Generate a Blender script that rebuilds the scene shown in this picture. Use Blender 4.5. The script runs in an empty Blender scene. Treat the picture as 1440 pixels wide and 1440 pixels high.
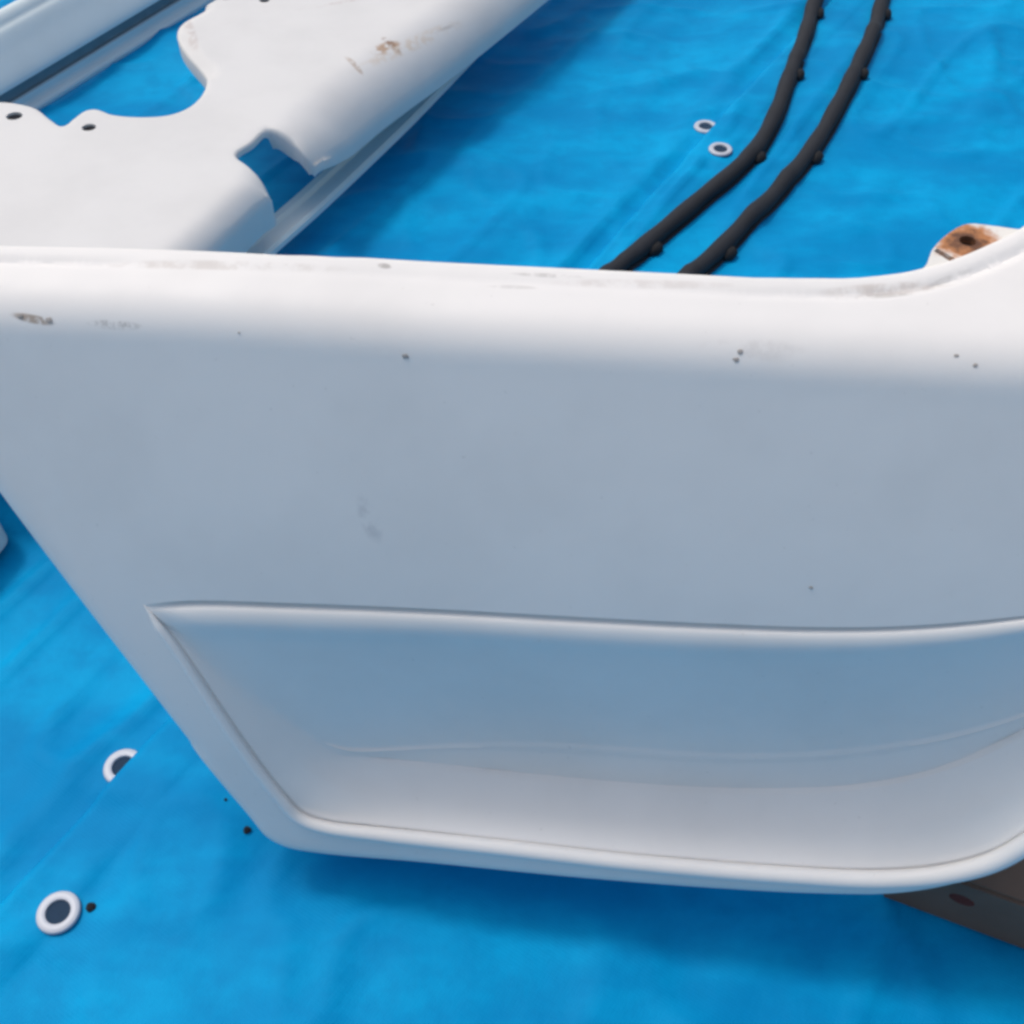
import bpy, bmesh, math, random
import numpy as np
from mathutils import Vector, Matrix
from mathutils.geometry import delaunay_2d_cdt

random.seed(7)
SC = bpy.context.scene
COL = SC.collection

# ------------------------------------------------------------------ camera
CAM_H = 0.75
PITCH = math.radians(50.0)
FPX = 1545.0                      # focal length in pixels of the 1440 px photograph
cam = bpy.data.cameras.new('camera')
cam.sensor_width = 36.0
cam.sensor_fit = 'HORIZONTAL'
cam.lens = 36.0 * FPX / 1440.0
cam.clip_start = 0.01
cam.clip_end = 500.0
cam_o = bpy.data.objects.new('camera', cam)
COL.objects.link(cam_o)
cam_o.location = (0, 0, CAM_H)
cam_o.rotation_euler = (math.pi / 2 - PITCH, 0, 0)
SC.camera = cam_o

# ------------------------------------------------------------------ sky, sun, exposure
SUN = Vector((-0.45, 0.36, 1.0)).normalized()      # direction towards the sun
w = bpy.data.worlds.new('World')
SC.world = w
w.use_nodes = True
nt = w.node_tree
sky = nt.nodes.new('ShaderNodeTexSky')
sky.sky_type = 'NISHITA'
sky.sun_disc = False
sky.sun_elevation = math.asin(SUN.z)
sky.sun_rotation = math.atan2(SUN.x, SUN.y)
sky.air_density = 1.6
sky.dust_density = 5.0
sky.ozone_density = 1.0
bg = nt.nodes['Background']
bg.inputs['Strength'].default_value = 0.125
nt.links.new(sky.outputs[0], bg.inputs['Color'])
sl = bpy.data.lights.new('sun', 'SUN')
sl.energy = 1.0
sl.angle = math.radians(10.0)
sl.color = (1.0, 0.99, 0.98)
so = bpy.data.objects.new('sun', sl)
COL.objects.link(so)
so.rotation_euler = SUN.to_track_quat('Z', 'Y').to_euler()
so.location = SUN * 5
SC.view_settings.view_transform = 'Standard'
SC.view_settings.look = 'None'
SC.view_settings.gamma = 1.0
SC.view_settings.exposure = 0.10
SC.cycles.filter_width = 3.2       # the photograph is soft all over
SC.cycles.max_bounces = 8
SC.cycles.diffuse_bounces = 5

# ------------------------------------------------------------------ helpers: pixels <-> places
CP, SP = math.cos(PITCH), math.sin(PITCH)
EYE = np.array([0.0, 0.0, CAM_H])


def ray(u, v):
    x = (u - 720.0) / FPX
    y = (v - 720.0) / FPX
    return np.array([x, CP - y * SP, -(SP + y * CP)])


def at_z(u, v, z=0.0):
    r = ray(u, v)
    return EYE + r * ((z - CAM_H) / r[2])


def at_plane(u, v, o, n):
    r = ray(u, v)
    return EYE + r * (np.dot(o - EYE, n) / np.dot(r, n))


def project(p):
    d = np.asarray(p) - EYE
    fwd = d[1] * CP - d[2] * SP
    dn = -d[1] * SP - d[2] * CP
    return 720 + FPX * d[0] / fwd, 720 + FPX * dn / fwd


def unit(a):
    a = np.asarray(a, float)
    return a / np.linalg.norm(a)


def smooth_curve(pts, step, closed=False):
    """Catmull-Rom through pts, resampled about every `step`."""
    P = [np.asarray(p, float) for p in pts]
    n = len(P)
    out = []
    segs = n if closed else n - 1
    for i in range(segs):
        if closed:
            p0, p1, p2, p3 = P[(i - 1) % n], P[i], P[(i + 1) % n], P[(i + 2) % n]
        else:
            p0, p1, p2, p3 = P[max(i - 1, 0)], P[i], P[i + 1], P[min(i + 2, n - 1)]
        # centripetal
        t01 = max(np.linalg.norm(p1 - p0), 1e-9) ** .5
        t12 = max(np.linalg.norm(p2 - p1), 1e-9) ** .5
        t23 = max(np.linalg.norm(p3 - p2), 1e-9) ** .5
        m1 = (p2 - p1 + t12 * ((p1 - p0) / t01 - (p2 - p0) / (t01 + t12)))
        m2 = (p2 - p1 + t12 * ((p3 - p2) / t23 - (p3 - p1) / (t12 + t23)))
        k = max(2, int(np.linalg.norm(p2 - p1) / (step * .25)))
        for j in range(k):
            t = j / k
            out.append((2 * t**3 - 3 * t**2 + 1) * p1 + (t**3 - 2 * t**2 + t) * m1
                       + (-2 * t**3 + 3 * t**2) * p2 + (t**3 - t**2) * m2)
    out.append(P[0] if closed else P[-1])
    out = np.array(out)
    L = np.concatenate([[0], np.cumsum(np.linalg.norm(np.diff(out, axis=0), axis=1))])
    m = max(3, int(round(L[-1] / step)) + 1)
    t = np.linspace(0, L[-1], m)
    res = np.stack([np.interp(t, L, out[:, k]) for k in range(out.shape[1])], 1)
    return res[:-1] if closed else res


def in_poly(pts, poly):
    x, y = pts[:, 0], pts[:, 1]
    inside = np.zeros(len(pts), bool)
    j = len(poly) - 1
    for i in range(len(poly)):
        xi, yi = poly[i]
        xj, yj = poly[j]
        if yi != yj:
            c = ((yi > y) != (yj > y)) & (x < (xj - xi) * (y - yi) / (yj - yi) + xi)
            inside ^= c
        j = i
    return inside


def dist_line(pts, line, closed=False):
    """distance of points to a polyline"""
    a = line
    b = np.roll(line, -1, 0)
    if not closed:
        a, b = a[:-1], b[:-1]
    best = np.full(len(pts), 1e9)
    for p, q in zip(a, b):
        d = q - p
        l2 = d @ d
        if l2 < 1e-18:
            continue
        t = np.clip(((pts - p) @ d) / l2, 0, 1)
        e = pts - (p + t[:, None] * d)
        best = np.minimum(best, np.einsum('ij,ij->i', e, e))
    return np.sqrt(best)


def offset_line(line, dist, closed=False):
    """offset to the left of travel direction"""
    if closed:
        t = np.roll(line, -1, 0) - np.roll(line, 1, 0)
    else:
        t = np.gradient(line, axis=0)
    t = t / np.maximum(np.linalg.norm(t, axis=1), 1e-12)[:, None]
    n = np.stack([-t[:, 1], t[:, 0]], 1)
    return line + n * dist


def signed_area(p):
    return .5 * np.sum(p[:, 0] * np.roll(p[:, 1], -1) - np.roll(p[:, 0], -1) * p[:, 1])


def fill_region(outline, holes, spacing, rings=(), extra=None):
    """triangulate a 2D region with boundary loops, extra rings of points and an inner grid"""
    outline = outline if signed_area(outline) > 0 else outline[::-1]
    verts, edges = [], []

    def loop(l):
        s = len(verts)
        verts.extend(map(tuple, l))
        edges.extend([(s + i, s + (i + 1) % len(l)) for i in range(len(l))])
    loop(outline)
    for h in holes:
        loop(h)
    near = [outline] + list(holes)
    ring_pts = []
    for off in rings:
        o = offset_line(outline, off, True)
        ok = in_poly(o, outline) & (dist_line(o, outline, True) > off * .93)
        for h in holes:
            ok &= ~in_poly(o, h) & (dist_line(o, h, True) > spacing * .35)
        ring_pts.append(o[ok])
    mn, mx = outline.min(0), outline.max(0)
    gx = np.arange(mn[0], mx[0], spacing)
    gy = np.arange(mn[1], mx[1], spacing)
    G = np.stack(np.meshgrid(gx, gy), -1).reshape(-1, 2)
    G[:, 0] += (np.arange(len(G)) // len(gx) % 2) * spacing * .5
    G = G[in_poly(G, outline)]
    lim = (max(rings) if len(rings) else 0) + spacing * .5
    ok = dist_line(G, outline, True) > lim
    for h in holes:
        ok &= ~in_poly(G, h) & (dist_line(G, h, True) > spacing * .5)
    if extra is not None:
        ex = extra[in_poly(extra, outline) & (dist_line(extra, outline, True) > .006)]
        ok &= dist_line(G, ex_line, False) > .009 if (ex_line := globals().get('SEAM_LINE')) is not None else True
        verts.extend(map(tuple, ex))
    verts.extend(map(tuple, G[ok]))
    for r in ring_pts:
        verts.extend(map(tuple, r))
    vo, eo, fo, _, _, _ = delaunay_2d_cdt([Vector(v) for v in verts], edges, [], 0, 1e-7)
    V = np.array([(v.x, v.y) for v in vo])
    F = np.array([f for f in fo if len(f) == 3])
    c = V[F].mean(1)
    ok = in_poly(c, outline)
    for h in holes:
        ok &= ~in_poly(c, h)
    return V, F[ok]


def mesh_obj(name, verts, faces, mat, parent=None, smooth=True, angle=40, fix=True):
    me = bpy.data.meshes.new(name)
    me.from_pydata([tuple(map(float, v)) for v in verts], [], [tuple(map(int, f)) for f in faces])
    if fix:
        bm = bmesh.new()
        bm.from_mesh(me)
        bmesh.ops.recalc_face_normals(bm, faces=bm.faces)
        bm.to_mesh(me)
        bm.free()
    me.materials.append(mat)
    me.validate()
    if smooth:
        me.polygons.foreach_set('use_smooth', [True] * len(me.polygons))
        me.set_sharp_from_angle(angle=math.radians(angle))
    o = bpy.data.objects.new(name, me)
    COL.objects.link(o)
    if parent is not None:
        o.parent = parent
        o.matrix_parent_inverse = parent.matrix_basis.inverted()
    return o


def thing(name, label, cat, loc=(0, 0, 0), group=None):
    o = bpy.data.objects.new(name, None)
    o.empty_display_size = .05
    COL.objects.link(o)
    o.location = loc
    o['label'] = label
    o['category'] = cat
    if group:
        o['group'] = group
    return o


def boundary_skirt(verts, faces, shift):
    """extrude the open boundary of a mesh by shift(vertex index) -> vector"""
    cnt = {}
    for f in faces:
        for i in range(len(f)):
            a, b = f[i], f[(i + 1) % len(f)]
            k = (min(a, b), max(a, b))
            cnt.setdefault(k, []).append((a, b))
    be = [v[0] for v in cnt.values() if len(v) == 1]
    verts = [np.asarray(v) for v in verts]
    new = {}
    out = [tuple(f) for f in faces]
    for a, b in be:
        for k in (a, b):
            if k not in new:
                s = shift(k)
                if s is None:
                    new[k] = None
                else:
                    new[k] = len(verts)
                    verts.append(verts[k] + s)
        if new[a] is not None and new[b] is not None:
            out.append((b, a, new[a], new[b]))
    return verts, out


def tube(path, radii, seg=10, flat=1.0, up=(0, 0, 1), cap=True):
    """sweep an ellipse along a path"""
    path = np.asarray(path, float)
    n = len(path)
    radii = np.broadcast_to(radii, (n,))
    up = np.asarray(up, float)
    T = np.gradient(path, axis=0)
    V, F = [], []
    for i in range(n):
        t = unit(T[i])
        side = unit(np.cross(t, up))
        nrm = np.cross(side, t)
        for k in range(seg):
            a = 2 * math.pi * k / seg
            V.append(path[i] + radii[i] * (math.cos(a) * side + flat * math.sin(a) * nrm))
    for i in range(n - 1):
        for k in range(seg):
            a, b = i * seg + k, i * seg + (k + 1) % seg
            F.append((a, b, b + seg, a + seg))
    if cap:
        F.append(tuple(range(seg - 1, -1, -1)))
        F.append(tuple(range((n - 1) * seg, n * seg)))
    return V, F


# value noise on a lattice (for the creases in the tarpaulin)
_rng = np.random.RandomState(11)
_LAT = _rng.rand(256, 256)


def vnoise(x, y):
    xi, yi = np.floor(x).astype(int), np.floor(y).astype(int)
    fx, fy = x - xi, y - yi
    fx = fx * fx * fx * (fx * (fx * 6 - 15) + 10)
    fy = fy * fy * fy * (fy * (fy * 6 - 15) + 10)
    g = lambda a, b: _LAT[a % 256, b % 256]
    return ((g(xi, yi) * (1 - fx) + g(xi + 1, yi) * fx) * (1 - fy)
            + (g(xi, yi + 1) * (1 - fx) + g(xi + 1, yi + 1) * fx) * fy)


# ------------------------------------------------------------------ materials
def new_mat(name):
    m = bpy.data.materials.new(name)
    m.use_nodes = True
    b = m.node_tree.nodes['Principled BSDF']
    return m, m.node_tree, b


def noise_node(t, scale, detail=3, rough=.55, coord=None, stretch=None, rot=None):
    tc = t.nodes.new('ShaderNodeTexCoord')
    src = tc.outputs['Object']
    if stretch or rot:
        mp = t.nodes.new('ShaderNodeMapping')
        if rot:
            mp.inputs['Rotation'].default_value = rot
        if stretch:
            mp.inputs['Scale'].default_value = stretch
        t.links.new(src, mp.inputs['Vector'])
        src = mp.outputs[0]
    n = t.nodes.new('ShaderNodeTexNoise')
    n.inputs['Scale'].default_value = scale
    n.inputs['Detail'].default_value = detail
    n.inputs['Roughness'].default_value = rough
    t.links.new(src, n.inputs['Vector'])
    return n


def maprange(t, src, a, b, c, d):
    m = t.nodes.new('ShaderNodeMapRange')
    m.interpolation_type = 'SMOOTHSTEP'
    for k, v in zip(('From Min', 'From Max', 'To Min', 'To Max'), (a, b, c, d)):
        m.inputs[k].default_value = v
    t.links.new(src, m.inputs['Value'])
    return m.outputs[0]


def mix(t, fac, a, b):
    m = t.nodes.new('ShaderNodeMix')
    m.data_type = 'RGBA'
    if isinstance(fac, (int, float)):
        m.inputs[0].default_value = fac
    else:
        t.links.new(fac, m.inputs[0])
    for sock, v in ((m.inputs[6], a), (m.inputs[7], b)):
        if isinstance(v, tuple):
            sock.default_value = (*v, 1)
        else:
            t.links.new(v, sock)
    return m.outputs[2]


def math_node(t, op, a, b):
    m = t.nodes.new('ShaderNodeMath')
    m.operation = op
    for s, v in zip(m.inputs, (a, b)):
        if isinstance(v, (int, float)):
            s.default_value = v
        else:
            t.links.new(v, s)
    return m.outputs[0]


def stain(t, base, centre, along, length, width, color, strength=1.0, nscale=120, lo=.45, hi=.62):
    """a rusty scuff: an elongated patch broken up by noise, fixed to the object"""
    tc = t.nodes.new('ShaderNodeTexCoord')
    al = unit(along)
    nz = unit(np.cross(al, (0.2, 0.1, 1.0)))
    up = np.cross(nz, al)
    R = Matrix((al, nz, up))             # rows: world -> stain frame
    vm = t.nodes.new('ShaderNodeVectorMath')
    vm.operation = 'SUBTRACT'
    t.links.new(tc.outputs['Object'], vm.inputs[0])
    vm.inputs[1].default_value = tuple(centre)
    comps = []
    for row, s in zip(R, (length, width, width * 3)):
        d = t.nodes.new('ShaderNodeVectorMath')
        d.operation = 'DOT_PRODUCT'
        t.links.new(vm.outputs[0], d.inputs[0])
        d.inputs[1].default_value = tuple(Vector(row) / s)
        comps.append(math_node(t, 'POWER', math_node(t, 'ABSOLUTE', d.outputs['Value'], 0), 2.0))
    r2 = math_node(t, 'ADD', math_node(t, 'ADD', comps[0], comps[1]), comps[2])
    m = maprange(t, r2, .15, 1.0, 1, 0)
    n = noise_node(t, nscale, 4, .65)
    k = math_node(t, 'MULTIPLY', m, maprange(t, n.outputs['Fac'], lo, hi, 0, 1))
    return mix(t, math_node(t, 'MULTIPLY', k, strength), base, color)


def white_paint(name, base=(.80, .80, .80), rough=.38, stains=()):
    m, t, b = new_mat(name)
    n = noise_node(t, 9, 4, .6)
    c = mix(t, maprange(t, n.outputs['Fac'], .35, .7, 0, 1), base, tuple(x * .94 for x in base))
    n2 = noise_node(t, 240, 2, .5)
    c = mix(t, maprange(t, n2.outputs['Fac'], .72, .8, 0, .25), c, (.42, .40, .38))
    for s in stains:
        c = stain(t, c, *s)
    t.links.new(c, b.inputs['Base Color'])
    r = noise_node(t, 30, 3)
    t.links.new(maprange(t, r.outputs['Fac'], .3, .7, rough - .05, rough + .10), b.inputs['Roughness'])
    bp = t.nodes.new('ShaderNodeBump')
    bp.inputs['Strength'].default_value = .06
    bp.inputs['Distance'].default_value = .002
    t.links.new(noise_node(t, 70, 3).outputs['Fac'], bp.inputs['Height'])
    t.links.new(bp.outputs[0], b.inputs['Normal'])
    b.inputs['Specular IOR Level'].default_value = .25
    return m


def plain(name, col, rough=.6, nscale=60, var=.25):
    m, t, b = new_mat(name)
    n = noise_node(t, nscale, 4, .6)
    t.links.new(mix(t, n.outputs['Fac'], tuple(x * (1 - var) for x in col), tuple(x * (1 + var) for x in col)),
                b.inputs['Base Color'])
    b.inputs['Roughness'].default_value = rough
    return m


def tarp_mat():
    m, t, b = new_mat('blue_polythene')
    diag = (0, 0, -math.radians(57))
    n1 = noise_node(t, 5, 4, .6, stretch=(1, 2.2, 1), rot=diag)
    n2 = noise_node(t, 28, 5, .65)
    c = mix(t, maprange(t, n1.outputs['Fac'], .35, .68, 0, 1), (0, .235, .52), (0, .340, .66))
    c = mix(t, maprange(t, n2.outputs['Fac'], .40, .72, 0, .45), c, (0, .215, .48))
    t.links.new(c, b.inputs['Base Color'])
    b.inputs['Roughness'].default_value = .55
    b.inputs['Specular IOR Level'].default_value = .06
    # weave: two crossed sets of flat tapes
    tc = t.nodes.new('ShaderNodeTexCoord')
    hs = None
    for dr in ('X', 'Y'):
        wv = t.nodes.new('ShaderNodeTexWave')
        wv.bands_direction = dr
        wv.inputs['Scale'].default_value = 130
        wv.inputs['Distortion'].default_value = .4
        mp = t.nodes.new('ShaderNodeMapping')
        mp.inputs['Rotation'].default_value = diag
        t.links.new(tc.outputs['Object'], mp.inputs['Vector'])
        t.links.new(mp.outputs[0], wv.inputs['Vector'])
        hs = wv.outputs['Fac'] if hs is None else math_node(t, 'ADD', hs, wv.outputs['Fac'])
    n3 = noise_node(t, 40, 5, .6)
    h = math_node(t, 'ADD', math_node(t, 'MULTIPLY', hs, .06), n3.outputs['Fac'])
    bp = t.nodes.new('ShaderNodeBump')
    bp.inputs['Strength'].default_value = .25
    bp.inputs['Distance'].default_value = .004
    t.links.new(h, bp.inputs['Height'])
    t.links.new(bp.outputs[0], b.inputs['Normal'])
    return m


M_TARP = tarp_mat()
M_EYE = plain('white_plastic_eyelet', (.50, .53, .60), .4, 50, .06)
M_DARK = plain('dark_hole', (.006, .007, .012), .95)
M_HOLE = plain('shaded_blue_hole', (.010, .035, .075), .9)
M_RUBBER = plain('black_rubber', (.010, .012, .018), .8, 40, .5)
M_CLIP = plain('black_plastic_clip', (.008, .008, .010), .85, 40, .3)
M_GREY = white_paint('grey_blue_plastic', (.68, .76, .78), .45)
M_GROOVE = plain('dark_grey_groove', (.20, .235, .26), .6)
M_CHIP = plain('rust_chip', (.36, .33, .31), .8, 300, .5)
M_GROUND = plain('concrete', (.30, .29, .27), .9, 6, .2)
M_BLOCK = plain('brown_cardboard', (.140, .090, .065), .85, 25, .25)

# ------------------------------------------------------------------ ground
mesh_obj('ground', [(-150, -150, -.02), (150, -150, -.02), (150, 150, -.02), (-150, 150, -.02)],
         [(0, 1, 2, 3)], M_GROUND)['kind'] = 'structure'

# ------------------------------------------------------------------ tarpaulins
# edge of the upper sheet on the ground: runs past the two pairs of eyelets
E0 = at_z(176, 1080)[:2]
E1 = at_z(993, 192)[:2]
ED = unit(E1 - E0)
EN = np.array([ED[1], -ED[0]])          # towards the right: the side of the upper sheet


def tarp_raw(x, y):
    a = x * ED[0] + y * ED[1]           # along the seam
    c = x * EN[0] + y * EN[1]           # across
    h = .012 * (vnoise(a * 2.2 + 9, c * 5 + 3) - .5)
    h += .007 * (vnoise(a * 5 + 40, c * 14 + 20) - .5)
    r = 1 - np.abs(2 * vnoise(a * 3.5 + 70, c * 18 + 55) - 1)
    h += .0055 * r ** 6
    r = 1 - np.abs(2 * vnoise(x * 13 + 15, y * 13 + 25) - 1)
    h += .0036 * r ** 6
    h += .0025 * (vnoise(x * 30 + 5, y * 30 + 8) - .5)
    # a fold of slack lying along the hem, on the lower sheet
    e = (x - E0[0]) * EN[0] + (y - E0[1]) * EN[1]
    h += .004 * np.exp(-((e + .028) / .013) ** 2)
    return h


EYES = [at_z(u_, v_, .002)[:2] for u_, v_ in ((83, 1284), (1012, 217), (174, 1079), (992, 181))]
EYE_H = [float(tarp_raw(np.array([p_[0]]), np.array([p_[1]]))[0]) for p_ in EYES]


def tarp_height(x, y):
    h = tarp_raw(x, y)
    for i_, (p_, h0) in enumerate(zip(EYES, EYE_H)):
        dx, dy = x - p_[0], y - p_[1]
        rr = np.hypot(dx, dy)
        k_ = np.clip((.034 - rr) / .014, 0, 1)
        k_ = k_ * k_ * (3 - 2 * k_)
        h = h * (1 - k_) + h0 * k_                      # pressed flat under the ring
        if i_ < 2:                                      # small puckers round it
            h = h + .0014 * np.exp(-((rr - .032) / .010) ** 2) * np.cos(5 * np.arctan2(dy, dx) + i_)
    return h


def lines(lo, flo, fhi, hi, fine, coarse):
    return np.concatenate([np.arange(lo, flo, coarse), np.arange(flo, fhi, fine), np.arange(fhi, hi + coarse, coarse)])


def sheet(A, C, zf):
    """grid in seam coordinates: A along, C across"""
    aa, cc = np.meshgrid(A, C, indexing='ij')
    x = E0[0] + aa * ED[0] + cc * EN[0]
    y = E0[1] + aa * ED[1] + cc * EN[1]
    z = zf(x, y, aa, cc)
    V = np.stack([x, y, z], -1).reshape(-1, 3)
    n, m = aa.shape
    i, j = np.meshgrid(np.arange(n - 1), np.arange(m - 1), indexing='ij')
    q = (i * m + j).ravel()
    F = np.stack([q, q + m, q + m + 1, q + 1], 1)
    return V, F


lower = thing('tarpaulin', 'blue tarpaulin sheet lying flat underneath, its edge passing below the other sheet', 'tarp',
              (0, 0, 0), 'blue tarpaulins on the ground')
V, F = sheet(lines(-2.2, -.5, 1.6, 2.6, .007, .12), lines(-1.8, -1.1, .10, .6, .007, .12),
             lambda x, y, a, c: tarp_height(x, y) - .004 * np.clip((c + .0) / .06, 0, 1))
mesh_obj('sheet', V, F, M_TARP, lower, fix=False, angle=80)
upper = thing('tarpaulin', 'blue tarpaulin sheet lapped over on the right, covering half of two eyelets', 'tarp',
              (0, 0, 0), 'blue tarpaulins on the ground')
C = np.concatenate([[0, .001, .003], np.arange(.008, .042, .006), [.0425, .045], lines(.05, .056, 1.5, 2.6, .007, .12)])


def upper_z(x, y, a, c):
    hem = .0014 * (1 - np.clip((c - .040) / .004, 0, 1))
    lift = .0045 * np.clip(c / .003, 0, 1) ** .5
    return tarp_height(x, y) - .001 + lift + hem


V, F = sheet(lines(-2.2, -.5, 1.6, 2.6, .007, .12), C, upper_z)
mesh_obj('sheet', V, F, M_TARP, upper, fix=False, angle=80)


def ring_mesh(r0, r1, h, seg=40):
    prof = [(r0, 0), (r0 + .0004, h * .8), (r0 + (r1 - r0) * .3, h), (r0 + (r1 - r0) * .7, h), (r1 - .0006, h * .7), (r1, 0)]
    V, F = [], []
    for k in range(seg):
        a = 2 * math.pi * k / seg
        for r, z in prof:
            V.append((r * math.cos(a), r * math.sin(a), z))
    m = len(prof)
    for k in range(seg):
        for j in range(m - 1):
            a, b = k * m + j, ((k + 1) % seg) * m + j
            F.append((a, b, b + 1, a + 1))
    return V, F


def eyelet(parent, u, v, lift, r1=.0148, r0=.0082):
    p = at_z(u, v, .002)
    z = float(tarp_height(np.array([p[0]]), np.array([p[1]]))[0]) + lift
    V, F = ring_mesh(r0, r1, .0022)
    V = [np.array(q) + (p[0], p[1], z) for q in V]
    e = mesh_obj('eyelet', V, F, M_EYE, parent)
    k = 24
    V = [(p[0] + (r0 + .0005) * math.cos(a), p[1] + (r0 + .0005) * math.sin(a), z + .0004)
         for a in np.linspace(0, 2 * math.pi, k, endpoint=False)]
    mesh_obj('eyelet_hole', V, [tuple(range(k))], M_HOLE, e, smooth=False)
    return e


eyelet(upper, 83, 1284, .0058)
eyelet(upper, 1012, 217, .0058, .0145)
eyelet(lower, 174, 1079, .0006)
eyelet(lower, 992, 181, .0006)

# ------------------------------------------------------------------ the front door panel
LEAN = math.radians(21)
A = at_z(430, 1200, .045)
B = at_z(1250, 1248, .088)
S = unit(B - A)
Zp = unit(np.array([0, 0, 1.0]) - S[2] * S)
BK = unit(np.cross(Zp, S))
T = unit(math.cos(LEAN) * Zp + math.sin(LEAN) * BK)
N = np.cross(S, T)                      # out of the face, towards the camera
print('N.sun', float(np.dot(N, np.array(SUN))), N, S)


def face_px(u, v, depth=0.0):
    p = at_plane(u, v, A - N * depth, N)
    return np.array([np.dot(p - A, S), np.dot(p - A, T)])


RIDGE_PX = [(-420, 470), (-200, 470), (0, 474), (300, 486), (570, 506), (800, 520), (1000, 532), (1200, 545), (1440, 556), (1700, 560), (1900, 560)]
ridge = smooth_curve([face_px(*p) for p in RIDGE_PX], .01)
ROLL = .030                              # radius of the rolled top
PHI = math.radians(60)                   # angle turned
ARC = ROLL * PHI


def t_ridge(s):
    return np.interp(s, ridge[:, 0], ridge[:, 1])


CROWN = .010


def face_px_c(u, v, depth=0.0):
    """like face_px, on the crowned face"""
    st = face_px(u, v, depth)
    for _ in range(4):
        c_ = CROWN * math.sin(math.pi * min(1, max(0, st[1] / float(t_ridge(st[0])))))
        st = face_px(u, v, depth - c_)
    return st


def base_surface(s, wc):
    """unrolled coordinates (s, w) -> point and outward normal (arrays)"""
    s = np.atleast_1d(s).astype(float)
    wc = np.atleast_1d(wc).astype(float)
    tr = t_ridge(s)
    a = np.clip((wc - tr) / ROLL, 0, PHI)
    t = np.minimum(wc, tr) + ROLL * np.sin(a)
    d = ROLL * (1 - np.cos(a))
    over = np.maximum(wc - tr - ARC, 0)
    t = t + over * math.cos(PHI)
    d = d + over * math.sin(PHI)
    # the sill sweeps up a little towards the pillar on the right
    up = np.clip((s - .34) / .25, 0, 1) ** 2 * over * .5
    n = np.cos(a)[:, None] * N + np.sin(a)[:, None] * T
    # slight crown of the face
    crown = CROWN * np.sin(math.pi * np.clip(wc / tr, 0, 1))
    P = A + s[:, None] * S + t[:, None] * T - d[:, None] * N + up[:, None] * np.array([0, 0, 1.0]) + crown[:, None] * N
    return P, n


BACK_PX = [(-420, 338), (0, 344), (200, 348), (400, 356), (560, 362), (720, 372), (900, 381), (1100, 389), (1200, 389), (1270, 382),
           (1320, 370), (1380, 347), (1440, 318), (1500, 270), (1560, 200)]
BX = np.array(BACK_PX, float)


def back_w(s):
    """unrolled coordinate of the back edge of the sill at s"""
    wr = np.linspace(t_ridge(s) + .02, t_ridge(s) + ARC + .17, 160)
    P, _ = base_surface(np.full(160, s), wr)
    for wv, p in zip(wr, P):
        u, v = project(p)
        if v <= np.interp(u, BX[:, 0], BX[:, 1]):
            return wv
    return wr[-1]


# outline in unrolled coordinates
LEFT_PX = [(-266, 367), (-136, 530), (-6, 694), (94, 820), (194, 950), (295, 1089), (341, 1150)]
edge = [face_px(*p) for p in LEFT_PX]
CORNER_PX = [(368, 1186), (398, 1203), (445, 1212), (600, 1226), (800, 1246), (1000, 1262), (1150, 1270), (1260, 1270), (1342, 1257),
             (1404, 1232), (1444, 1205), (1510, 1130), (1580, 1020), (1640, 880), (1680, 720), (1700, 580)]
edge += [face_px(*p) for p in CORNER_PX]
edge = smooth_curve(edge, .003)
s_l, s_r = edge[0][0] + .002, edge[-1][0]
# continue the left edge on the sill, parallel; the sill's back edge closes the loop
sb = np.linspace(s_r + .0, s_l - .006, 150)
bw = np.array([back_w(x) for x in sb])
for _ in range(3):
    bw[1:-1] = (bw[:-2] + 2 * bw[1:-1] + bw[2:]) / 4
back = np.stack([sb, bw], 1)
right_side = np.stack([np.linspace(edge[-1][0], back[0][0], 30)[1:-1], np.linspace(edge[-1][1], back[0][1], 30)[1:-1]], 1)
left_side = np.stack([np.linspace(back[-1][0], edge[0][0], 30)[1:-1], np.linspace(back[-1][1], edge[0][1], 30)[1:-1]], 1)
outline = np.concatenate([edge, right_side, back, left_side])
roll_edge = np.concatenate([left_side, edge, right_side])

# pocket outline
TOP_PX = [(203, 851), (260, 845), (400, 848), (600, 856), (800, 867), (1000, 877), (1150, 882), (1280, 880), (1440, 866), (1540, 850), (1600, 840)]
LOW_PX = [(1600, 840), (1632, 856), (1636, 905), (1612, 985), (1575, 1052), (1520, 1116), (1440, 1176), (1390, 1204), (1330, 1220), (1240, 1228),
          (1100, 1222), (900, 1206), (700, 1184), (550, 1168), (455, 1157), (424, 1146), (400, 1122), (360, 1072), (300, 985), (250, 910), (213, 862), (203, 851)]
top_c = smooth_curve([face_px_c(*p) for p in TOP_PX], .003)
low_c = smooth_curve([face_px_c(*p) for p in LOW_PX], .003)
pocket = np.concatenate([top_c[:-1], low_c[:-1]])

R_EDGE = .014
th = np.linspace(0, math.pi / 2, 7)
rings = [R_EDGE * (1 - math.cos(a)) for a in th[1:]]
pocket_out = pocket
groove_w = offset_line(pocket, .0, True)
back_f = smooth_curve(back[::3], .004)
SEAM_LINE = offset_line(back_f, .0125)
if not in_poly(SEAM_LINE[50:51], outline)[0]:
    SEAM_LINE = offset_line(back_f, -.0125)
seam_side = 1 if in_poly(offset_line(back_f, .0125)[50:51], outline)[0] else -1
seam_pts = np.concatenate([offset_line(back_f, seam_side * d_) for d_ in (.0065, .0085, .0105, .0125, .0145, .0165, .0185)])
Vf, Ff = fill_region(outline, [pocket_out], .005, rings, seam_pts)
P3, N3 = base_surface(Vf[:, 0], Vf[:, 1])
e = dist_line(Vf, roll_edge)
k = np.clip((R_EDGE - e) / R_EDGE, 0, 1)
drop = R_EDGE * (1 - np.sqrt(np.clip(1 - k * k, 0, 1)))
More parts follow.
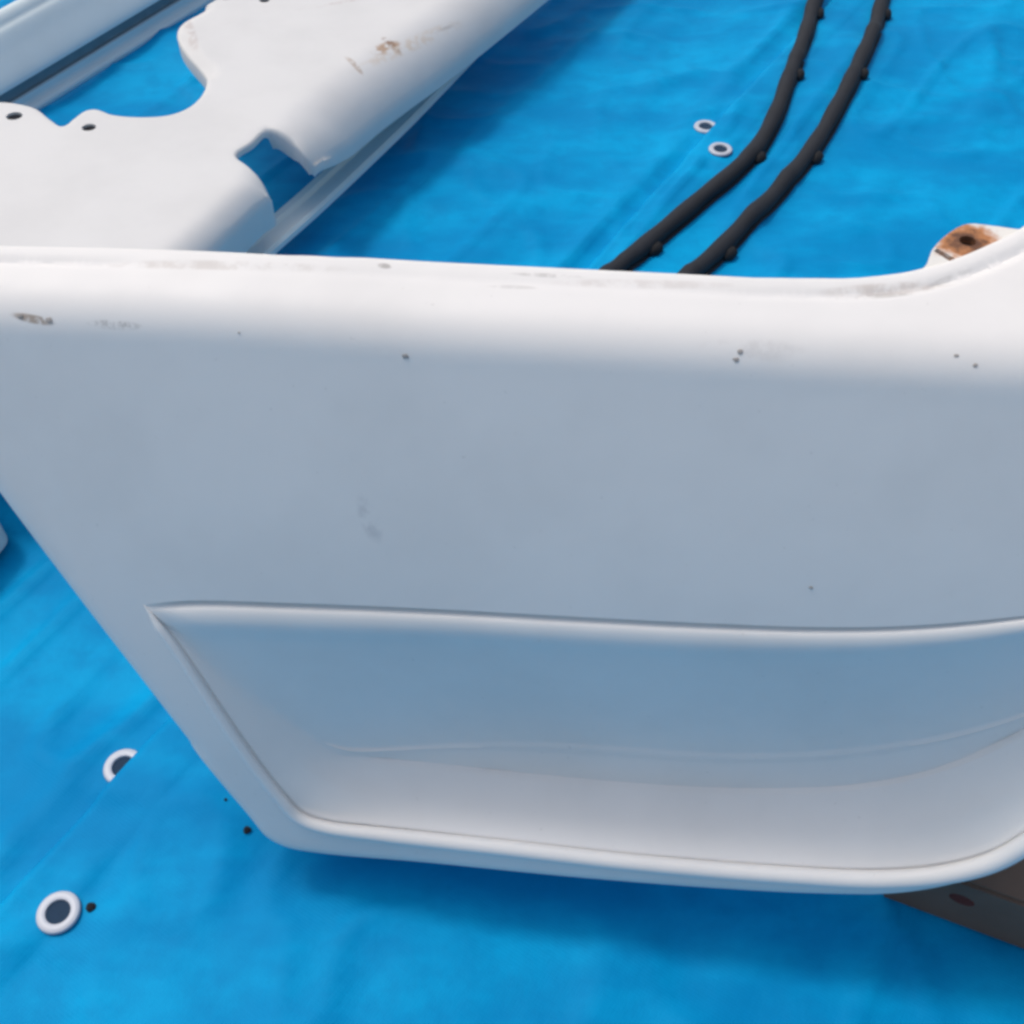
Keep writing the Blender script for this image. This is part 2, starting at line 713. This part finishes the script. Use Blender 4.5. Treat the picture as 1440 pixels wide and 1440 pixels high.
icorner = int(np.argmin(np.linalg.norm(edge - face_px(368, 1186), axis=1)))
el_ = dist_line(Vf, np.concatenate([left_side[-3:], edge[:icorner]]))
R_L = .020
k = np.clip((R_L - el_) / R_L, 0, 1)
k = k * np.clip((np.linalg.norm(Vf - edge[icorner], axis=1) - .004) / .09, 0, 1)
drop = np.maximum(drop, .0155 * (1 - np.sqrt(np.clip(1 - k * k, 0, 1))))
# shallow seam line along the back of the sill
eb = dist_line(Vf, back)
amp = np.clip((Vf[:, 0] - .18) / .2, 0.25, 1) + np.clip((-.02 - Vf[:, 0]) / .1, 0, .6)
drop = drop + .0020 * np.exp(-((eb - .0125) / .0028) ** 2) * amp
# back edge turned down
kb = np.clip((.003 - eb) / .003, 0, 1)
drop = drop + .003 * (1 - np.sqrt(np.clip(1 - kb * kb, 0, 1)))
P3 = P3 - N3 * drop[:, None]
ep = dist_line(Vf, pocket_out, True)
er = e


def skirt(i):
    if ep[i] < 1e-5:
        return -N * .006
    if er[i] < 1e-5:
        return -N3[i] * (.060 if Vf[i, 1] < t_ridge(Vf[i, 0]) else .016)  # turned-back edge, deepened below the ridge to block light passing under the panel
    return -N3[i] * .012


Vs, Fs = boundary_skirt(P3, [tuple(f) for f in Ff], skirt)


_UV = np.array([project(p) for p in P3])


def on_face(u, v):
    d = (_UV[:, 0] - u) ** 2 + (_UV[:, 1] - v) ** 2
    i = np.argsort(d)[:3]
    w_ = 1 / (d[i] + .05)
    w_ /= w_.sum()
    return (P3[i] * w_[:, None]).sum(0), unit((N3[i] * w_[:, None]).sum(0))


BROWN = (.20, .13, .085)
SMUDGE = (.42, .40, .38)


def scuff(u, v, du, dv, wpx, col=BROWN, st=1.0, ns=150, lo=.45, hi=.6):
    p, _ = on_face(u, v)
    q, _ = on_face(u + du, v + dv)
    L = np.linalg.norm(q - p)
    return (p, q - p, L, wpx * .00042, col, st, ns, lo, hi)


door_stains = [
    scuff(45, 449, 36, 5, 4, (.34, .26, .20), .85, 220, .36, .54),
    scuff(160, 457, 45, 4, 4, SMUDGE, .7),
    scuff(541, 373, 12, 3, 5, SMUDGE, .9, 200, .35, .5),
    scuff(770, 388, 60, 2, 4, SMUDGE, .55, 120, .35, .6),
    scuff(1230, 418, 80, -6, 6, SMUDGE, .6, 90, .38, .6),
    scuff(1330, 395, 45, -20, 5, SMUDGE, .4, 90, .38, .6),
    scuff(725, 405, 45, 2, 4, SMUDGE, .35, 120, .35, .6),
    scuff(300, 372, 220, 8, 9, (.55, .50, .46), .5, 60, .42, .62),
    scuff(1240, 408, 110, -10, 10, (.50, .44, .40), .55, 70, .40, .60),
    scuff(900, 398, 160, 4, 8, (.60, .55, .52), .45, 60, .42, .62),
    scuff(1060, 492, 90, 2, 12, (.6, .57, .55), .35, 80, .45, .65),
    scuff(520, 730, 12, 40, 9, (.5, .49, .5), .5, 90, .4, .65),
]
M_DOOR = white_paint('white_door_plastic', (.81, .79, .77), .52, door_stains)
base_pt = (float(A[0]) + .2, float(A[1]), 0.0)
door = thing('door_panel', 'large white door trim panel standing in front with a long recessed storage pocket', 'door panel', base_pt)
mesh_obj('door_skin', Vs, Fs, M_DOOR, door, angle=35)

# pocket: the recessed tray, lofted from its outline to the bend at the back
BEND_PX = [(470, 1060), (540, 1066), (620, 1074), (760, 1089), (880, 1100), (1000, 1107), (1110, 1108), (1210, 1102), (1310, 1082), (1390, 1050), (1450, 1018), (1520, 975), (1560, 940)]
CREASE_PX = [(470, 1056), (560, 1051), (650, 1043), (760, 1041), (880, 1052), (1000, 1062), (1100, 1063), (1210, 1054), (1310, 1040), (1390, 1022), (1450, 1008), (1520, 968), (1560, 934)]


def depth_k(k):                          # depth of the tray along its length
    return .038 * np.clip(np.interp(k, [0, .06, .2, .5, .85, 1], [.6, .8, 1, 1, .95, .6]), 0, 1)


NB = 161
kk = np.linspace(0, 1, NB)


def curve_depth(px, dsc):
    c = smooth_curve([np.array(p, float) for p in px], 4.0)
    L = np.concatenate([[0], np.cumsum(np.linalg.norm(np.diff(c, axis=0), axis=1))])
    L /= L[-1]
    U = np.interp(kk, L, c[:, 0])
    W = np.interp(kk, L, c[:, 1])
    d = depth_k(kk) * dsc
    st = np.array([face_px_c(a, b, dd) for a, b, dd in zip(U, W, d)])
    return st, d


bend, bend_d = curve_depth(BEND_PX, 1.0)
crease, crease_d = curve_depth(CREASE_PX, 1.0)


def sample(arr, k):
    return np.stack([np.interp(k, kk, arr[:, j]) for j in range(arr.shape[1])], 1)


Ltop = np.linspace(0, 1, len(top_c))
u_low = np.concatenate([[0], np.cumsum(np.linalg.norm(np.diff(low_c, axis=0), axis=1))])
u_low = 1 - u_low / u_low[-1]            # 1 at the right top corner, 0 at the left top corner
# where the corner between slanted edge and bottom sits along the lower chain
cpt = face_px(424, 1146)
ic = int(np.argmin(np.linalg.norm(low_c - cpt, axis=1)))
uc = u_low[ic]
ir = int(np.argmin(np.linalg.norm(low_c - face_px(1520, 1116), axis=1)))
ur = u_low[ir]
k_low = np.interp(u_low, [0, uc, uc + .05, ur, 1], [0, .015, .05, .93, 1])
k_top = np.interp(Ltop, [0, .18, .9, 1], [0, .05, .95, 1])

Q = np.concatenate([[0, .004, .010, .018, .028, .04], np.linspace(.06, .80, 28), np.linspace(.815, 1, 16)])
rowsV, cols = [], []
# top side
topV = []
bt, btd = sample(bend, k_top), np.interp(k_top, kk, bend_d)
ct, ctd = sample(crease, k_top), np.interp(k_top, kk, crease_d)
QC = .86
loopN = len(top_c) - 1 + len(low_c) - 1


def lip_top(q):                          # groove, then rounded lip
    return .0060 * np.exp(-(q / .020) ** 2) - .0022 * np.exp(-((q - .095) / .05) ** 2)


grid = np.zeros((loopN, len(Q), 3))
for i in range(len(top_c) - 1):
    o = top_c[i]
    for j, q in enumerate(Q):
        if q < QC:
            f = q / QC
            st = o + (ct[i] - o) * f
            d = ctd[i] * (1 - (1 - f) ** 1.25 * 1.0)
            d = ctd[i] * (.25 * f + .75 * f ** 1.25) if False else d
            d = ctd[i] * np.interp(f, [0, .05, .16, .30, 1], [0, 0, .05, .22, 1])
        else:
            f = (q - QC) / (1 - QC)
            st = ct[i] + (bt[i] - ct[i]) * f
            d = ctd[i] + (btd[i] - ctd[i]) * f - .0018 * math.sin(math.pi * min(1, f * 4.5)) * (f < .23)
        d = d + lip_top(q) * min(1, Ltop[i] / .04)
        grid[i, j] = (st[0], st[1], d)
off = len(top_c) - 1
bl, bld = sample(bend, k_low), np.interp(k_low, kk, bend_d)
for i in range(len(low_c) - 1):
    o = low_c[i]
    # on the slanted edge and at the right the wall is a soft concave slope, along the bottom a floor
    w_side = np.interp(u_low[i], [0, uc * .8, uc + .06, ur, 1], [1, 1, 0, .1, 1])
    for j, q in enumerate(Q):
        st = o + (bl[i] - o) * q
        floor_d = bld[i] * (.04 * math.sin(q * math.pi) + q)
        side_d = bld[i] * (1 - (1 - q) ** 1.5)
        d = floor_d * (1 - w_side) + side_d * w_side
        d = d + .0022 * math.exp(-((q - .014) / .022) ** 2)
        grid[off + i, j] = (st[0], st[1], d)
# soften across the loop so the corners melt into each other
for _ in range(260):
    g2 = (np.roll(grid, 1, 0) + 2 * grid + np.roll(grid, -1, 0)) / 4
    wq = (np.clip((Q - .10) / .3, 0, 1) * np.clip((1 - Q) / .10, 0, 1))[None, :, None]
    grid = grid * (1 - wq) + g2 * wq
grid = np.concatenate([grid, grid[:, -1:] + np.array([0, 0, .004])], 1)   # closed well behind the bend
crown_at = lambda st: CROWN * np.sin(math.pi * np.clip(st[..., 1] / t_ridge(st[..., 0]), 0, 1))
PV = (A + grid[..., 0:1] * S + grid[..., 1:2] * T + (crown_at(grid[..., :2])[..., None] - grid[..., 2:3]) * N)
# outermost ring a little outside, tucked under the skin
tuck = offset_line(pocket, -.0015, True)
tk = A + tuck[:, :1] * S + tuck[:, 1:2] * T + (crown_at(tuck)[:, None] - .0052) * N
PV = np.concatenate([tk[:, None, :], PV], 1)
nq = PV.shape[1]
Fp = []
for i in range(loopN):
    i2 = (i + 1) % loopN
    for j in range(nq - 1):
        Fp.append((i * nq + j, i2 * nq + j, i2 * nq + j + 1, i * nq + j + 1))
M_POCKET = white_paint('white_pocket_plastic', (.81, .79, .77), .45)
mesh_obj('storage_pocket', PV.reshape(-1, 3), Fp, M_POCKET, door, angle=60)

# bead along the left and bottom rim of the pocket
bead2 = low_c[::-1]
ub = u_low[::-1]
br = np.interp(ub, [0, .02, uc * .9, uc + .08, .8, ur + .05, 1], [.0003, .0026, .0036, .0052, .0060, .0060, .0010])
bead2 = bead2 - 0 * bead2
nb_ = offset_line(bead2, -1.0, False) - bead2
bead2 = bead2 + nb_ * (br * .55)[:, None]
bp_ = A + bead2[:, :1] * S + bead2[:, 1:2] * T + (crown_at(bead2)[:, None] + .45 * br[:, None]) * N
V, F = tube(bp_, br, 16, .9, N)
mesh_obj('pocket_rim', V, F, M_POCKET, door)

# rusty mounting tab behind the sill, upper right
tip, _ = on_face(1378, 352)
ZT = float(tip[2]) - .006
tab_px = [(1290, 388), (1303, 372), (1312, 350), (1338, 326), (1362, 315), (1400, 318), (1440, 322), (1500, 300), (1520, 330), (1440, 372), (1360, 402)]
tabxy = np.array([at_z(a, b, ZT)[:2] for a, b in tab_px])
tabc = smooth_curve(tabxy, .002, True)
hole_c = at_z(1360, 341, ZT)[:2]
hole = np.array([hole_c + .0042 * np.array([math.cos(a), math.sin(a)]) for a in np.linspace(0, 2 * math.pi, 20, endpoint=False)])
slot_px = [(1313, 353), (1318, 349), (1347, 366), (1340, 370)]
slot = np.array([at_z(a, b, ZT)[:2] for a, b in slot_px])
Vt, Ft = fill_region(tabc, [hole, slot], .003)
dz = np.linalg.norm(Vt - hole_c, axis=1)
z = ZT + .0012 * np.exp(-(dz / .010) ** 2)
V3 = [np.array([x, y, zz]) for (x, y), zz in zip(Vt, z)]
Vt3, Ft3 = boundary_skirt(V3, [tuple(f) for f in Ft], lambda i: np.array([0, 0, -.004]))
m, t, b = new_mat('rusted_tab')
tc = t.nodes.new('ShaderNodeTexCoord')
vm = t.nodes.new('ShaderNodeVectorMath')
vm.operation = 'DISTANCE'
t.links.new(tc.outputs['Object'], vm.inputs[0])
vm.inputs[1].default_value = (float(hole_c[0]), float(hole_c[1]), ZT)
n = noise_node(t, 160, 4, .65)
dd = math_node(t, 'ADD', vm.outputs['Value'], math_node(t, 'MULTIPLY', math_node(t, 'SUBTRACT', n.outputs['Fac'], .5), .024))
c = mix(t, maprange(t, dd, .011, .021, 0, 1), (.48, .20, .075), (.74, .72, .68))
c = mix(t, maprange(t, dd, .004, .013, 0, 1), (.12, .05, .025), c)
t.links.new(c, b.inputs['Base Color'])
b.inputs['Roughness'].default_value = .7
M_TAB = m
tab = mesh_obj('mounting_tab', Vt3, Ft3, M_TAB, door)
tab['label'] = 'rust stained mounting tab behind the sill'
V = [(p[0], p[1], ZT - .0035) for p in hole_c + (hole - hole_c) * 1.3]
M_RUSTHOLE = plain('rusty_screw_hole', (.055, .028, .02), .9)
mesh_obj('screw_hole', V, [tuple(range(len(V)))], M_RUSTHOLE, tab, smooth=False)
V = [(p[0], p[1], ZT - .0032) for p in slot.mean(0) + (slot - slot.mean(0)) * 1.2]
mesh_obj('slot', V, [tuple(range(len(V)))], M_RUSTHOLE, tab, smooth=False)

# small paint chips on the door skin
for (u, v, r) in [(571, 501, 5), (1041, 497, 4), (1036, 505, 4), (1345, 501, 3), (1371, 513, 3), (1141, 826, 3), (30, 446, 4), (68, 451, 5), (336, 470, 2)]:
    p, n_ = on_face(u, v)
    a1 = unit(np.cross(n_, (0, 0, 1)))
    a2 = np.cross(n_, a1)
    k = 10
    r_ = r * .00038
    V = [p + n_ * .0007] + [p + n_ * .0003 + r_ * random.uniform(.6, 1.2) * (math.cos(a) * a1 * 1.2 + math.sin(a) * a2 * .8)
                            for a in np.linspace(0, 2 * math.pi, k, endpoint=False)]
    mesh_obj('paint_chip', V, [(0, 1 + i, 1 + (i + 1) % k) for i in range(k)], M_CHIP, door)

# ------------------------------------------------------------------ the rear panel, lying behind on the left
ZR = .125
rp = lambda u, v: at_z(u, v, ZR)[:2]
REAR_PX = [
    # upper edge, from far left, with the notch, tab and the big bite
    (-330, 250), (-150, 190), (-30, 146), (0, 142), (34, 146), (52, 152), (70, 166), (88, 176), (102, 166), (118, 155), (134, 152),
    (160, 160), (200, 163), (238, 160), (262, 151), (279, 137), (289, 119), (288, 104), (276, 88), (262, 72), (250, 54), (247, 38),
    (255, 26), (280, 12), (310, -6), (420, -60), (620, -160), (900, -150),
    # right edge coming down
    (830, -42), (780, 0), (700, 66), (620, 130), (540, 190), (480, 242), (446, 272),
    # slot cut in from the right edge
    (432, 262), (424, 240), (404, 210), (378, 190), (354, 200), (332, 216), (350, 232), (368, 254), (380, 280), (386, 304),
    # the nose of the panel, hidden further on behind the door panel
    (370, 330), (340, 360), (270, 430), (170, 520), (60, 560), (-120, 570), (-330, 520)]
def rear_px_z(i):
    if 27 <= i <= 34:
        return .062
    return {35: .068, 36: .085, 37: .105, 38: .118, 42: .115, 43: .10, 44: .085, 45: .075, 46: .075, 47: .075, 48: .075}.get(i, ZR)


rear_pts = [at_z(*p, rear_px_z(i))[:2] for i, p in enumerate(REAR_PX)]
rear = smooth_curve(rear_pts, .003, True)
right_line = smooth_curve(rear_pts[27:35] + rear_pts[43:48], .004)
nose_line = right_line
slot_line = smooth_curve(rear_pts[35:39], .004)
bite_line = smooth_curve(rear_pts[17:24], .004)
holes2 = []
for (u, v, r) in [(20, 163, .0078), (125, 179, .0068), (318, -4, .006), (372, 0, .006)]:
    c_ = rp(u, v)
    holes2.append(np.array([c_ + r * np.array([math.cos(a) * 1.1, math.sin(a)]) for a in np.linspace(0, 2 * math.pi, 20, endpoint=False)]))
Vr, Fr = fill_region(rear, holes2, .007, (.0008, .0022, .004))


def rear_z(P2):
    el = dist_line(P2, rear, True)
    k = np.clip((.004 - el) / .004, 0, 1)
    z = ZR - .004 * (1 - np.sqrt(np.clip(1 - k * k, 0, 1)))
    er_ = np.minimum(dist_line(P2, right_line), dist_line(P2, nose_line))
    y_n, y_t = rear_pts[42][1], rear_pts[35][1]
    RR = np.interp(P2[:, 1], [y_n - .02, y_n + .03, y_t + .06], [.030, .036, .062])
    k = np.clip((RR - er_) / RR, 0, 1)
    eb_ = dist_line(P2, bite_line)
    es_ = dist_line(P2, slot_line)
    ks = np.clip((.008 - es_) / .008, 0, 1) * np.clip((er_ - .004) / .02, 0, 1)
    z = z - .007 * (1 - np.sqrt(np.clip(1 - (ks * .97) ** 2, 0, 1)))
    z = z - .005 * np.clip((.0115 - eb_) / .003, 0, 1)
    z = z - 1.2 * RR * (1 - np.sqrt(np.clip(1 - (k * .90) ** 2, 0, 1)))
    return z


zr = rear_z(Vr)
PR = np.concatenate([Vr, zr[:, None]], 1)
d_right = np.minimum(dist_line(Vr, right_line), dist_line(Vr, nose_line))
d_hole = np.min([dist_line(Vr, h, True) for h in holes2], axis=0)
d_slot = dist_line(Vr, smooth_curve(rear_pts[38:42], .003))
VR, FR = boundary_skirt(PR, [tuple(f) for f in Fr], lambda i: np.array([0, 0, -.0035 if min(d_slot[i], d_hole[i]) < .002 else ((-.026 if Vr[i, 1] < rear_pts[42][1] + .02 else -.010) if d_right[i] < .003 else -.016)]))
sp = lambda u, v: np.array([*rp(u, v), ZR])
rear_stains = []
for (u, v, du, dv, wpx, col, st, ns, lo, hi) in [
    (545, 64, 26, -10, 13, (.42, .27, .17), .9, 90, .42, .60),
    (552, 60, 18, 9, 7, (.26, .15, .09), .9, 130, .38, .54),
    (594, 53, 44, -24, 5, (.13, .09, .06), 1.0, 120, .28, .46),
    (640, 20, 40, -21, 6, (.19, .14, .11), .95, 120, .32, .52),
    (500, 90, 18, 13, 5, (.45, .37, .31), .85, 130, .32, .52),
    (585, 50, 90, -48, 12, (.60, .50, .40), .6, 70, .42, .60),
    (660, 80, 70, -38, 8, (.60, .55, .50), .35, 70, .45, .62),
    (268, 45, 10, 30, 8, (.5, .44, .42), .6, 90, .38, .6),
    (470, 5, 60, -10, 5, (.5, .42, .4), .4, 90, .42, .6),
]:
    p, q = sp(u, v), sp(u + du, v + dv)
    rear_stains.append((p, q - p, np.linalg.norm(q - p), wpx * .0009, col, st, ns, lo, hi))
M_REAR = white_paint('white_body_paint', (.70, .69, .68), .45, rear_stains)
c0 = rp(200, 260)
rear_o = thing('body_panel', 'white body panel with a curved cut-out and rust scuffs lying behind on the left', 'body panel', (c0[0], c0[1], 0))
mesh_obj('panel_skin', VR, FR, M_REAR, rear_o, angle=50)
for h in holes2:
    c_ = h.mean(0)
    V = [(*(c_ + (p - c_) * 1.12), ZR - .0030) for p in h]
    mesh_obj('screw_hole', V, [tuple(range(len(V)))], M_DARK, rear_o, smooth=False)
# lower flange below the rolled edge, showing under the slot
ZF = .035
fl_a = smooth_curve([at_z(*p, ZF) for p in [(690, 56), (636, 112), (580, 170), (520, 228), (452, 292), (390, 347), (320, 410), (240, 500)]], .006)
fl_d = np.gradient(fl_a, axis=0)
fl_n = np.stack([-fl_d[:, 1], fl_d[:, 0], np.zeros(len(fl_a))], 1)
fl_n /= np.linalg.norm(fl_n, axis=1)[:, None]
if fl_n[0][0] > 0:
    fl_n = -fl_n
V, F = [], []
prof = [(0, -.006), (0, 0), (.003, .003), (.006, .0015), (.022, .001), (.025, .006), (.032, .007), (.032, -.010)]
for p, n_ in zip(fl_a, fl_n):
    for a_, h_ in prof:
        V.append(p + n_ * a_ + np.array([0, 0, h_]))
mm = len(prof)
for i in range(len(fl_a) - 1):
    for j in range(mm - 1):
        q = i * mm + j
        F.append((q, q + 1, q + mm + 1, q + mm))
mesh_obj('flange', V, F, M_GREY, rear_o)
# low corner of the panel, just showing past the slanted edge of the door panel
cp_ = smooth_curve([at_z(*p, .045)[:2] for p in [(-270, 560), (-135, 640), (-34, 694), (-10, 722), (-26, 746), (-140, 850), (-330, 900), (-380, 720)]], .004, True)
Vc, Fc = fill_region(cp_, [], .012, (.001, .003))
ec = np.clip((.005 - dist_line(Vc, cp_, True)) / .005, 0, 1)
Vc3 = [np.array([x, y, .045 - .005 * (1 - math.sqrt(max(0, 1 - k * k)))]) for (x, y), k in zip(Vc, ec)]
Vc3, Fc3 = boundary_skirt(Vc3, [tuple(f) for f in Fc], lambda i: np.array([0, 0, -.03]))
mesh_obj('lower_corner', Vc3, Fc3, M_REAR, rear_o)
# inner supports so the panel stands on the sheet
for (u, v) in [(-60, 330), (520, 60)]:
    c_ = rp(u, v)
    V, F = tube([(c_[0], c_[1], 0), (c_[0], c_[1], .06), (c_[0], c_[1], ZR - .006)], [.02, .014, .02], 12, up=(1, 0, 0))
    mesh_obj('support_post', V, F, M_GREY, rear_o)

# ------------------------------------------------------------------ the grey-blue panel at the upper left
g0, g1 = at_z(50, 149, .004), at_z(290, 0, .004)
gd = unit(g1 - g0)
gb = unit(np.cross((0, 0, 1), gd))
if gb[1] < 0:
    gb = -gb
sect = [(-.004, -.002), (-.005, .003), (-.001, .0065), (.004, .0075), (.0058, .010), (.006, .0180), (.013, .0195), (.0145, .031), (.012, .0345), (.003, .0365), (.005, .042),
        (.024, .066), (.040, .0845), (.0435, .0855), (.0455, .0885), (.050, .0935), (.056, .0965), (.064, .095), (.067, .075)]
sc2 = smooth_curve([np.array(p) for p in sect], .003)
L0, L1 = -.55, .75
V, F = [], []
nn = 24
for i in range(nn):
    o = g0 + gd * (L0 + (L1 - L0) * i / (nn - 1))
    for a_, h_ in sc2:
        V.append(o + gb * a_ + np.array([0, 0, h_ - .003]))
mm = len(sc2)
for i in range(nn - 1):
    for j in range(mm - 1):
        q = i * mm + j
        F.append((q, q + mm, q + mm + 1, q + 1))
gp = thing('grey_panel', 'long grey-blue panel with a dark groove lying at the upper left corner', 'panel', tuple(g0))
mesh_obj('panel_skin', V, F, M_GREY, gp, angle=50)
gv = [(.0095, .0193), (.0126, .0205), (.0138, .0300), (.0116, .0340)]
V, F = [], []
for i in range(2):
    o = g0 + gd * (L0 + (L1 - L0) * i)
    for a_, h_ in gv:
        V.append(o + gb * (a_ - .0010) + np.array([0, 0, h_ - .003]))
for j in range(3):
    F.append((j, j + 4, j + 5, j + 1))
mesh_obj('groove_strip', V, F, M_GROOVE, gp, smooth=False)  # darker grey strip laid into the groove

# ------------------------------------------------------------------ rubber seals
STRIPS = [
    ([(1190, -90), (1165, -50), (1146, 0), (1132, 50), (1110, 110), (1086, 172), (1056, 218), (990, 274), (920, 331), (850, 388), (760, 460), (680, 530)],
     [(1153, 22, .6), (1118, 112, .6), (1064, 224, .7), (926, 346, .7)],
     'left black rubber seal strip with clips lying on the blue tarp behind the sill'),
    ([(1262, -90), (1252, -50), (1240, 0), (1229, 42), (1203, 102), (1172, 162), (1138, 216), (1088, 274), (1030, 332), (968, 388), (880, 465), (800, 540)],
     [(1247, 18, .6), (1206, 112, .6), (1142, 222, .7), (1018, 350, .7)],
     'right black rubber seal strip with clips lying on the blue tarp nearer the rusty tab')]
for pts, clips, lab in STRIPS:
    zc = .0105
    path = smooth_curve([np.array(at_z(u, v, zc)) for u, v in pts], .010)
    gz = tarp_height(path[:, 0], path[:, 1])
    path[:, 2] = gz + .0115
    rad = .0100 * (1 + .06 * np.sin(np.arange(len(path)) * .8)) * np.interp(path[:, 1], [.95, 1.5], [1.0, 1.0])
    s_o = thing('rubber_seal', lab, 'rubber seal', (float(path[len(path) // 2][0]), float(path[len(path) // 2][1]), 0), 'black rubber seal strips')
    V, F = tube(path, rad, 14, .85)
    mesh_obj('seal_bulb', V, F, M_RUBBER, s_o)
    # the thin mounting lip along the right side
    tg = np.gradient(path, axis=0)
    sd = np.stack([tg[:, 1], -tg[:, 0], np.zeros(len(tg))], 1)
    sd /= np.linalg.norm(sd, axis=1)[:, None]
    if sd[:, 0].mean() < 0:
        sd = -sd
    lip = path + sd * .0080 + np.array([0, 0, -.007])
    V, F = tube(lip, .0042, 8, .6)
    mesh_obj('seal_lip', V, F, M_RUBBER, s_o)
    for (u, v, k_) in clips:
        c_ = at_z(u, v, .009)
        i = int(np.argmin(np.linalg.norm(path[:, :2] - c_[:2], axis=1)))
        p = path[i] + sd[i] * .0108 - np.array([0, 0, .004])
        d_ = unit(tg[i])
        V, F = tube([p - d_ * .010, p - d_ * .008, p + d_ * .002, p + d_ * .009], [.0030, .0072, .0076, .0025], 10)
        mesh_obj('clip', V, F, M_CLIP, s_o)

# ------------------------------------------------------------------ brown block at the lower right
b0 = at_z(1243, 1266, .0)
b1 = at_z(1452, 1344, .0)
bd = unit(b1 - b0)
bn = unit(np.array([-bd[1], bd[0], 0]))
if bn[1] < 0:
    bn = -bn
hb = .064
o0 = b0 - bd * .004
bl_ = .36
wd = .16
bm = bmesh.new()
cs = []
for zz in (0.003, hb):
    for aa, cc in ((0, 0), (bl_, 0), (bl_, wd), (0, wd)):
        cs.append(bm.verts.new(o0 + bd * aa + bn * cc + np.array([0, 0, zz])))
for f in ((0, 3, 2, 1), (4, 5, 6, 7), (0, 1, 5, 4), (1, 2, 6, 5), (2, 3, 7, 6), (3, 0, 4, 7)):
    bm.faces.new([cs[i] for i in f])
bmesh.ops.bevel(bm, geom=bm.edges[:], offset=.0025, segments=2, affect='EDGES')
bmesh.ops.recalc_face_normals(bm, faces=bm.faces)
vv = [tuple(v.co) for v in bm.verts]
bm.verts.index_update()
ff = [tuple(v.index for v in f.verts) for f in bm.faces]
bm.free()
box = thing('cardboard_box', 'flat brown cardboard box propping the lower right end of the white door panel', 'box', tuple(o0))
mesh_obj('carton', vv, ff, M_BLOCK, box, angle=30)
# a cut hand slot on its top
c_ = at_z(1352, 1266, hb)
V = []
for k in range(14):
    a = 2 * math.pi * k / 14
    V.append(c_ + bd *   .008 * math.cos(a) + bn * .0030 * math.sin(a) + np.array([0, 0, .0006]))
mesh_obj('tear', V, [tuple(range(14))], plain('torn_card', (.07, .022, .022), .9), box, smooth=False)

# ------------------------------------------------------------------ specks of dirt on the sheet
for (u, v, r, lab) in [(127, 1274, .0034, 'small dark speck on the tarp right beside the nearest white eyelet'),
                       (348, 1167, .0030, 'small dark speck on the tarp at the lower left corner of the door panel'),
                       (318, 1126, .0012, 'faint tiny dark speck on the tarp by the slanted door panel edge')]:
    p = at_z(u, v, .004)
    z0 = float(tarp_height(p[0:1], p[1:2])[0]) + .0034
    bm = bmesh.new()
    bmesh.ops.create_icosphere(bm, subdivisions=2, radius=r)
    for q in bm.verts:
        q.co *= random.uniform(.8, 1.15)
        q.co.z *= .5
        q.co += Vector((p[0], p[1], z0 + r * .35))
    bm.verts.index_update()
    V = [tuple(q.co) for q in bm.verts]
    F = [tuple(q.index for q in f.verts) for f in bm.faces]
    bm.free()
    o = mesh_obj('grit_speck', V, F, M_DARK)
    o['label'] = lab
    o['category'] = 'speck'
    o['group'] = 'dark specks on the tarp'
